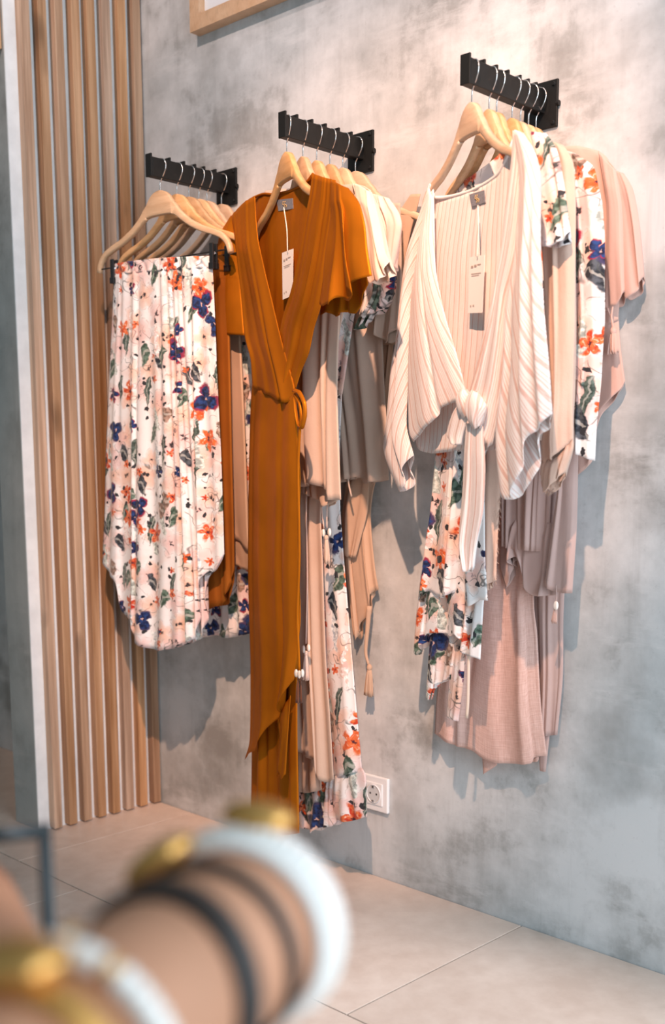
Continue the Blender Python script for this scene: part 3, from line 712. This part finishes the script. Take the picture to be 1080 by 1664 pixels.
g.panel('front_drape', 'tan', [(575, 760), (560, 830), (560, 900)], [(600, 760), (597, 830), (578, 906)], B=[(568, 906)], bulge=.004, off=.012, folds=(2, .001, .004), tubed=False, nu=20, nv=24)
g.cord('tie', 'tan', [(600, 985, .010), (597, 1020, .010), (594, 1060, .010), (599, 1082, .010)], lambda t: (.006-.003*t, .003), n=16)
g.tassel('tan', (600, 1085), (599, 1130), .012, .010)

# ---- arm 3
g = Garment('tie_front_blouse', 'pink and white striped tie-front kimono blouse, front of its arm', 'blouse', 3, 0, G3)
g.panel('back_panel', 'stripe', [(705, 321), (690, 420), (682, 560), (676, 700), (674, 722)], [(834, 228), (832, 380), (826, 560), (812, 700), (806, 731)], T=[(720, 321), (738, 318), (765, 310), (792, 296), (812, 279)], B=[(684, 732), (704, 737), (726, 735), (748, 731), (780, 732)], off=-.010, bulge=.004, folds=(5, .0008, .0025), tubed=False, uv='patch', nu=60)
g.cord('neck_binding', 'stripe', [(704, 321, -.004), (720, 321, -.008), (738, 318, -.009), (765, 310, -.009), (792, 296, -.009), (812, 279, -.009), (834, 228, -.004)], .0032)
g.panel('front_panel', 'stripe', [(697, 300), (680, 400), (668, 480), (663, 600), (664, 700), (672, 718)], [(705, 321), (706, 380), (708, 440), (722, 510), (740, 570), (755, 628), (758, 650)], B=[(698, 696), (716, 680), (722, 664), (740, 655)], off=.014, bulge=.010, folds=(3, .0008, .004), tubed=False, uv='patch', nu=50, shear=.16)
g.panel('front_panel', 'stripe', [(833, 212), (831, 260), (822, 330), (812, 420), (800, 480), (788, 530), (772, 600), (762, 640)], [(852, 222), (850, 330), (840, 420), (826, 480), (822, 560), (815, 640), (800, 722)], B=[(772, 652), (784, 690), (792, 728)], off=.016, bulge=.009, folds=(3, .0008, .005), tubed=False, uv='patch', nu=50, shear=-.06)
g.panel('sleeve', 'stripe', [(698, 298), (678, 360), (660, 420), (645, 553), (636, 598), (627, 687), (622, 728), (632, 762), (649, 799)], [(704, 320), (684, 400), (668, 480), (664, 600), (660, 690), (672, 740)], B=[(656, 797), (664, 786), (662, 762)], off=.008, bulge=.010, folds=(1.6, .0008, .007), uv='patch', nu=36, shear=-.35)
g.panel('sleeve', 'stripe', [(836, 211), (846, 300), (838, 420), (824, 500), (818, 600), (806, 690), (806, 735), (812, 803)], [(850, 218), (867, 244), (876, 280), (877, 377), (879, 430), (884, 510), (892, 598), (897, 672)], B=[(828, 812), (845, 790), (861, 761), (864, 717), (882, 696)], off=.020, bulge=.014, folds=(2, .0008, .010), uv='patch', nu=56, nv=60, shear=.30)
g.panel('tie_tail', 'stripe', [(757, 688), (754, 734), (751, 800), (746, 880), (757, 924)], [(784, 690), (788, 760), (784, 830), (773, 880), (766, 924)], off=.030, bulge=.006, folds=(2, .002, .005), uv='patch', nu=24, B=[(762, 930)])
g.panel('tie_tail', 'stripe', [(748, 652), (735, 672), (726, 704), (732, 716)], [(758, 660), (757, 685), (752, 705), (748, 722)], B=[(740, 723)], off=.032, bulge=.006, folds=(1.5, .001, .004), uv='patch', nu=20, nv=24)
g.panel('knot', 'stripe', [(747, 637), (745, 655), (752, 674)], [(758, 634), (766, 652), (760, 676)], off=.034, bulge=.013, folds=(1.5, .001, .001), uv='patch', nu=24, nv=24, T=[(752, 632)], B=[(756, 679)], puff=True, shear=.3)
g.panel('knot', 'stripe', [(763, 640), (757, 664), (766, 692)], [(776, 638), (789, 660), (780, 692)], off=.036, bulge=.013, folds=(2, .002, .002), uv='patch', nu=28, nv=28, T=[(770, 634)], B=[(774, 698)], puff=True, shear=-.3)
g.neck_label([(762, 316), (786, 309), (788, 329), (766, 336)], -.0045)
g.price_tag([(762, 418), (787, 414), (783, 508), (760, 509)], (775, 419), (776, 334), .012)

g = Garment('floral_dress', 'floral dress with ragged tiered hem hanging below the striped blouse', 'dress', 3, 1, G3)
g.panel('back_panel', 'floral2', [(736, 322), (725, 420), (715, 560), (708, 740)], [(842, 214), (850, 380), (840, 560), (788, 740)], T=[(745, 300), (765, 287), (800, 262), (826, 236)], off=-.008, bulge=.004, folds=(5, .001, .004), tubed=False)
g.panel('sleeve', 'floral2', [(862, 214), (872, 290), (878, 398)], [(887, 217), (903, 240), (912, 275), (920, 326), (926, 376)], B=[(890, 402), (902, 401), (914, 395), (921, 388)], off=.006, bulge=.012, folds=(2, .002, .007))
g.panel('front_skirt', 'floral3', [(712, 660), (707, 740), (699, 831), (689, 900), (679, 975)], [(790, 660), (787, 760), (787, 831), (788, 914), (792, 976)], B=[(700, 960), (722, 972), (745, 962), (765, 985), (780, 975)], bulge=.010, off=.004, folds=(5, .003, .010), nu=60)
g.panel('hem_tier', 'floral', [(684, 930), (676, 1002), (672, 1052)], [(790, 930), (785, 985), (780, 1072)], B=[(678, 1065), (690, 1050), (700, 1030), (722, 1028), (735, 1034), (752, 1030), (756, 1062), (770, 1066)], bulge=.009, off=-.002, folds=(6, .003, .012), nu=60)
g.panel('hem_tier', 'floral3', [(700, 1000), (697, 1060), (696, 1112)], [(758, 1000), (758, 1060), (755, 1080)], B=[(694, 1126), (703, 1137), (710, 1113), (730, 1103), (742, 1090)], bulge=.006, off=-.010, folds=(5, .003, .008), nu=50)
g.panel('hem_tail', 'floral2', [(732, 1050), (730, 1103), (725, 1164)], [(755, 1050), (753, 1100), (744, 1172)], bulge=.004, off=-.006, folds=(2, .001, .004), nu=20)
g.cord('hem_tie', 'cream', [(762, 1040, -.004), (761, 1090, -.004), (760, 1140, -.004), (758, 1167, -.004)], lambda t: (.003, .001), n=14)
g = Garment('gauze_kimono', 'sand pink gauze kimono with frayed cuff beside the striped blouse', 'kimono', 3, 2, G3)
g.panel('sleeve', 'gauze', [(868, 232), (876, 330), (882, 420), (887, 512), (891, 590), (892, 668), (880, 712), (881, 752)], [(915, 236), (931, 266), (935, 332), (934, 420), (933, 520), (931, 588), (929, 657), (930, 716)], T=[(895, 230)], B=[(905, 748), (920, 730)], bulge=.014, folds=(2.2, .003, .009), off=.006, nv=60)
def fringe(g, a, b, drop, n, off):
    bm = bmesh.new(); rg = random.Random(3)
    for i in range(n):
        t = i/(n-1); p = g.pt(a[0]+(b[0]-a[0])*t, a[1]+(b[1]-a[1])*t, off); q = p+Vector((rg.uniform(-.004, .004), rg.uniform(-.003, .003), -drop*rg.uniform(.4, 1.1)))
        tube(bm, [p, p.lerp(q, .5)+Vector((rg.uniform(-.001, .001), 0, 0)), q], .0004, 3)
    o = link('fringe', bm, 'gauze', g.o); o['kind'] = 'stuff'; return o
g.panel('cuff', 'gauze', [(880, 748), (878, 769), (883, 791)], [(930, 714), (931, 728), (918, 768)], T=[(905, 745), (920, 728)], B=[(892, 800), (906, 784)], bulge=.012, off=.008, folds=(3, .002, .005), nu=30, nv=14)
fringe(g, (884, 792), (893, 800), .008, 40, .012); fringe(g, (879, 752), (881, 788), .006, 50, .012); fringe(g, (893, 800), (918, 768), .007, 60, .012)
g.panel('body', 'gauze', [(770, 300), (768, 600), (780, 948)], [(850, 260), (830, 600), (812, 800), (805, 944)], B=[(788, 960), (798, 948)], bulge=.007, folds=(4, .001, .005))
fringe(g, (812, 800), (805, 944), .008, 80, 0)
g = Garment('floral_kimono', 'white floral long-sleeved kimono with blue and red flowers, right of the gauze kimono', 'kimono', 3, 3, G3)
g.panel('sleeve', 'floral3', [(906, 244), (918, 330), (926, 430), (934, 520), (931, 600), (932, 660), (934, 724)], [(940, 253), (964, 271), (971, 299), (978, 332), (982, 385), (982, 450), (982, 520), (979, 566), (976, 623), (969, 691), (966, 749)], T=[(922, 245)], B=[(944, 737), (954, 743)], bulge=.013, off=.008, folds=(2.4, .003, .008), nv=70)
g.panel('cuff_edge', 'floral3', [(929, 560), (930, 608), (936, 614)], [(950, 560), (949, 600), (947, 628)], bulge=.003, off=.024, folds=(1, .001, .003), nu=14, nv=14)
g.panel('body', 'floral3', [(800, 300), (800, 500), (810, 700)], [(910, 250), (905, 480), (900, 720)], bulge=.007, folds=(4, .001, .005))
g = Garment('tiered_dress', 'mauve tiered dress with small tassel showing under the gauze kimono', 'dress', 3, 4, G3)
g.panel('sleeve', 'mauve', [(905, 560), (908, 700), (906, 789), (896, 860), (885, 945)], [(930, 560), (937, 700), (938, 748), (936, 859), (929, 964)], B=[(900, 959), (914, 963)], bulge=.010, off=.008, folds=(2, .001, .006))
g.panel('upper_tier', 'mauve', [(830, 300), (820, 600), (815, 800), (815, 886)], [(915, 270), (908, 600), (895, 800), (891, 894)], B=[(830, 891), (845, 893), (856, 893), (874, 896)], bulge=.010, folds=(4, .002, .009), nu=54)
g.panel('lower_tier', 'mauve', [(818, 840), (812, 915), (822, 956)], [(902, 850), (904, 920), (905, 967)], B=[(829, 944), (838, 905), (850, 914), (856, 955), (866, 968), (886, 968)], bulge=.010, off=-.004, folds=(4, .003, .012), nu=54)
g.cord('tassel_cord', 'mauve', [(903, 950, .014), (904, 968, .014), (902, 984, .014)], .0012, n=10)
g.tassel('rose', (903, 986), (900, 1011), .006, .014, shells=[(903, 984)])
g = Garment('linen_dress', 'long pink linen dress with wide hem, lowest on its arm', 'dress', 3, 5, G3)
g.panel('body', 'linen', [(800, 290), (790, 500), (775, 800)], [(905, 270), (890, 500), (872, 800)], bulge=.006, folds=(4, .001, .004), uv='patch')
g.panel('skirt', 'linen', [(776, 790), (740, 980), (712, 1110), (706, 1192)], [(872, 790), (867, 974), (872, 1029), (878, 1141), (888, 1228)], B=[(725, 1201), (744, 1210), (772, 1219), (786, 1230), (803, 1238), (824, 1240), (844, 1241), (868, 1239), (870, 1230)], bulge=.010, folds=(3.2, .002, .013), uv='patch', nu=70, nv=60)
g.panel('back_hem', 'linen', [(782, 1205), (785, 1258)], [(808, 1205), (807, 1243)], bulge=.003, off=-.009, folds=(1, .001, .002), uv='patch', nu=12, nv=10, B=[(789, 1255)])
g = Garment('flutter_dress', 'dusty rose dress with flutter sleeve, closest to the wall at far right', 'dress', 3, 6, G3)
g.panel('shoulder', 'rose', [(915, 238), (935, 330), (950, 480), (940, 560)], [(972, 245), (989, 262), (1000, 330), (1008, 420), (1004, 520)], T=[(942, 238)], bulge=.009, off=.002, folds=(1.6, .001, .004))
g.panel('sleeve', 'rose', [(972, 246), (985, 330), (984, 430), (983, 506)], [(1000, 276), (1010, 330), (1013, 400), (1016, 473)], B=[(994, 499), (1004, 496), (1013, 483)], bulge=.010, off=.016, folds=(1.2, .001, .006), nu=30)
g.panel('sleeve', 'rose', [(992, 274), (1004, 330), (1008, 400), (1012, 478)], [(1013, 282), (1028, 308), (1038, 363), (1045, 450)], B=[(1020, 487), (1030, 481), (1040, 472)], bulge=.011, off=.008, folds=(1.3, .001, .007), nu=30)
g.panel('body', 'rose', [(930, 500), (935, 600), (932, 700), (938, 772)], [(1003, 500), (1008, 566), (1015, 619)], B=[(958, 752), (966, 700), (976, 668), (1008, 634)], bulge=.008, folds=(3, .001, .006))
g.panel('long_skirt', 'mauve', [(860, 720), (865, 960), (872, 1190)], [(940, 720), (916, 971), (914, 1099), (905, 1194)], B=[(890, 1195)], bulge=.008, folds=(3, .001, .006))
g.panel('back_hem', 'mauve', [(874, 1190), (877, 1252)], [(893, 1190), (886, 1254)], bulge=.003, folds=(1, .0005, .001), nu=10, nv=8)
g.cord('tassel_cord', 'rose', [(996, 494, .020), (993, 515, .022), (996, 538, .022)], .0016, n=10)
g.cord('tassel_cord', 'rose', [(986, 500, .020), (994, 520, .022), (997, 538, .022)], .0016, n=10)
g.tassel('rose', (996, 538), (996, 574), .011, .022)

# ------------------------------------------------------------------ foreground: bracelet display on a table
RZ = .72; RAD = .040
FA = at_z(405, 1502, RZ); NB = at_z(130, 1720, RZ); AX = (FA-NB).normalized()
NEAR = NB-AX*.10; FAR = FA+AX*.006; LEN = (FAR-NEAR).length
SD = AX.cross(Vector((0, 0, 1))).normalized(); UPV = Vector((0, 0, 1))
TZ = .50
def ringpt(s, a, r): return FA-AX*s+SD*math.cos(a)*r+UPV*math.sin(a)*r
st = thing('bracelet_roll', 'tan leather bracelet roll stacked with bangles in the blurred foreground', 'jewellery stand', (FA.x-AX.x*.10, FA.y-AX.y*.10, TZ))
def to_local(bm, o):
    bmesh.ops.translate(bm, verts=bm.verts, vec=-Vector(o.location)); return bm
bm = bmesh.new(); n_ = 24
tube(bm, [NEAR+AX*LEN*t for t in (0, .006, .02)]+[NEAR+AX*LEN*k/n_ for k in range(1, n_)]+[FAR-AX*.004, FAR-AX*.001, FAR], lambda t: RAD if .03 < t < .97 else RAD*(.965 if .005 < t < .995 else .9), 48)
link('padded_roll', to_local(bm, st), 'skin', st, True)
mid = FA-AX*.10
bm = bmesh.new(); tube(bm, [(mid.x, mid.y, RZ-RAD+.004), (mid.x, mid.y, TZ+.012)], .009, 20); link('post', to_local(bm, st), 'skin', st, True)
bm = bmesh.new(); tube(bm, [(mid.x, mid.y, TZ+.0005), (mid.x, mid.y, TZ+.013)], .055, 40); link('base', to_local(bm, st), 'skin', st)
def bead_ring(s, r, br, n, mat, name, label, cat='bracelet', every=None, tilt=0.):
    t = thing(name, label, cat, tuple(FA-AX*s), 0, 'bracelets on the foreground roll')
    sets = {}
    for k in range(n):
        a = 2*math.pi*k/n; m = every[1] if every and k % every[0] == 0 else mat
        bm = sets.setdefault(m, bmesh.new())
        bmesh.ops.create_icosphere(bm, subdivisions=2, radius=br, matrix=Matrix.Translation(ringpt(s+tilt*math.cos(a), a, r)-t.location))
    for m, bm in sets.items(): link('beads' if m == mat else 'spacer_beads', bm, m, t, True)['kind'] = 'stuff'
    bm = bmesh.new(); tube(bm, [ringpt(s+tilt*math.cos(2*math.pi*k/60), 2*math.pi*k/60, r)-t.location for k in range(60)], .0012, 6, closed=True); link('elastic', bm, 'string', t, True)
    return t
def band(s, wd, r, th, mat, name, label, tilt=0.):
    t = thing(name, label, 'bracelet', tuple(FA-AX*s), 0, 'bracelets on the foreground roll')
    bm = bmesh.new(); seg = 72; rings = []
    for k in range(seg):
        a = 2*math.pi*k/seg; ss = s+tilt*math.cos(a+1.); rings.append([bm.verts.new(ringpt(ss+dx, a, rr)-t.location) for dx, rr in ((-wd/2, r), (-wd/2*.7, r+th), (wd/2*.7, r+th), (wd/2, r))])
    for k in range(seg):
        A, B = rings[k], rings[(k+1) % seg]
        for q in range(4): bm.faces.new((A[q], A[(q+1) % 4], B[(q+1) % 4], B[q]))
    bmesh.ops.recalc_face_normals(bm, faces=bm.faces)
    link('strap', bm, mat, t, True); return t
def charm(t, s, a, r, size, mat, name='charm'):
    bm = bmesh.new(); P = ringpt(s, a, r)-Vector(t.location)
    bmesh.ops.create_uvsphere(bm, u_segments=24, v_segments=14, radius=1)
    N_ = (SD*math.cos(a)+UPV*math.sin(a)); T_ = AX.cross(N_)
    for v in bm.verts:
        w_ = 1+.10*math.sin(9*math.atan2(v.co.y, v.co.x)); c_ = v.co.copy(); v.co = P+AX*c_.x*size[0]*w_+T_*c_.y*size[1]*w_+N_*c_.z*size[2]
    link(name, bm, mat, t, True)
bead_ring(.000, RAD+.0055, .0052, 52, 'bead', 'bead_bracelet', 'thick white bead bracelet at the far end of the roll')
t = bead_ring(-.009, RAD+.004, .0038, 64, 'beadpink', 'bead_bracelet', 'blush bead bracelet with gold charm on the far tip of the roll')
charm(t, -.008, 1.55, RAD+.012, (.011, .018, .008), 'gold')
bead_ring(.0105, RAD+.004, .0042, 60, 'bead', 'bead_bracelet', 'thin white bead bracelet beside the thick one at the far end')
t = band(.036, .008, RAD+.0002, .0035, 'leather', 'leather_bracelet', 'thin black leather bracelet with round gold medallion')
charm(t, .030, 2.25, RAD+.009, (.015, .020, .008), 'gold', 'medallion')
t = band(.074, .015, RAD+.0002, .0055, 'leather', 'leather_bracelet', 'wide black leather bracelet at the middle of the roll', .007)
charm(t, .084, 2.75, RAD+.006, (.008, .010, .005), 'gold', 'clasp')
bead_ring(.140, RAD+.006, .0055, 50, 'bead', 'bead_bracelet', 'chunky white bead bracelet nearest the camera', every=(9, 'gold'))
t = band(.162, .016, RAD+.0002, .005, 'gold', 'gold_bangle', 'broad gold bangle at the bottom edge of the picture')
charm(t, .158, 1.75, RAD+.008, (.016, .022, .008), 'gold', 'medallion')
# second roll, cut by the left edge
F2 = at_z(-2, 1640, .66); s2 = thing('bracelet_roll', 'second tan leather bracelet roll cut off by the left edge of the picture', 'jewellery stand', (F2.x-.03, F2.y-.03, TZ))
A2 = Vector((-.55, .2, 0)).normalized()
bm = bmesh.new(); B2_ = F2+A2*(-.0)
tube(bm, [B2_+A2*q for q in (-.012, -.010, 0, .05, .10, .15)], lambda t: .034 if t > .3 else .030, 40); link('padded_roll', to_local(bm, s2), 'skin', s2, True)
pm = B2_+A2*.07
bm = bmesh.new(); tube(bm, [(pm.x, pm.y, .64), (pm.x, pm.y, TZ+.012)], .009, 16); link('post', to_local(bm, s2), 'skin', s2, True)
bm = bmesh.new(); tube(bm, [(pm.x, pm.y, TZ+.0005), (pm.x, pm.y, TZ+.013)], .05, 36); link('base', to_local(bm, s2), 'skin', s2)
# black wire stand
C1 = at_depth(72, 1350, .72); C0 = at_depth(-60, 1390, .70); zt = C1.z
ws = thing('wire_stand', 'black metal frame of a jewellery stand at the lower left edge', 'jewellery stand', (C1.x, C1.y, TZ))
E0 = Vector((C0.x, C0.y, zt+.002))
bm = bmesh.new(); tube(bm, [C1+(C1-E0).normalized()*.004, E0], .0052, 10); link('top_rail', to_local(bm, ws), 'iron', ws, True)
bm = bmesh.new(); tube(bm, [C1, (C1.x, C1.y, TZ+.003)], .0045, 10); link('upright', to_local(bm, ws), 'iron', ws, True)
bm = bmesh.new(); tube(bm, [E0, (E0.x, E0.y, TZ+.003)], .0045, 10); link('upright', to_local(bm, ws), 'iron', ws, True)
bm = bmesh.new(); tube(bm, [(C1.x, C1.y, TZ+.0042), (E0.x, E0.y, TZ+.0042)], .004, 10); link('foot_rail', to_local(bm, ws), 'iron', ws, True)
# table carrying the jewellery, just below the picture
tb = thing('display_table', 'low wooden display table carrying the bracelet rolls, below the picture edge', 'table', (1.98, -1.62, 0), YAW)
link('table_top', boxm(-.42, .42, -.20, .17, TZ-.03, TZ, bev=.002), 'tabletop', tb)
for x in (-.39, .39):
    for y in (-.17, .14): link('leg', boxm(x-.02, x+.02, y-.02, y+.02, .0005, TZ-.03, bev=.002), 'tabletop', tb)
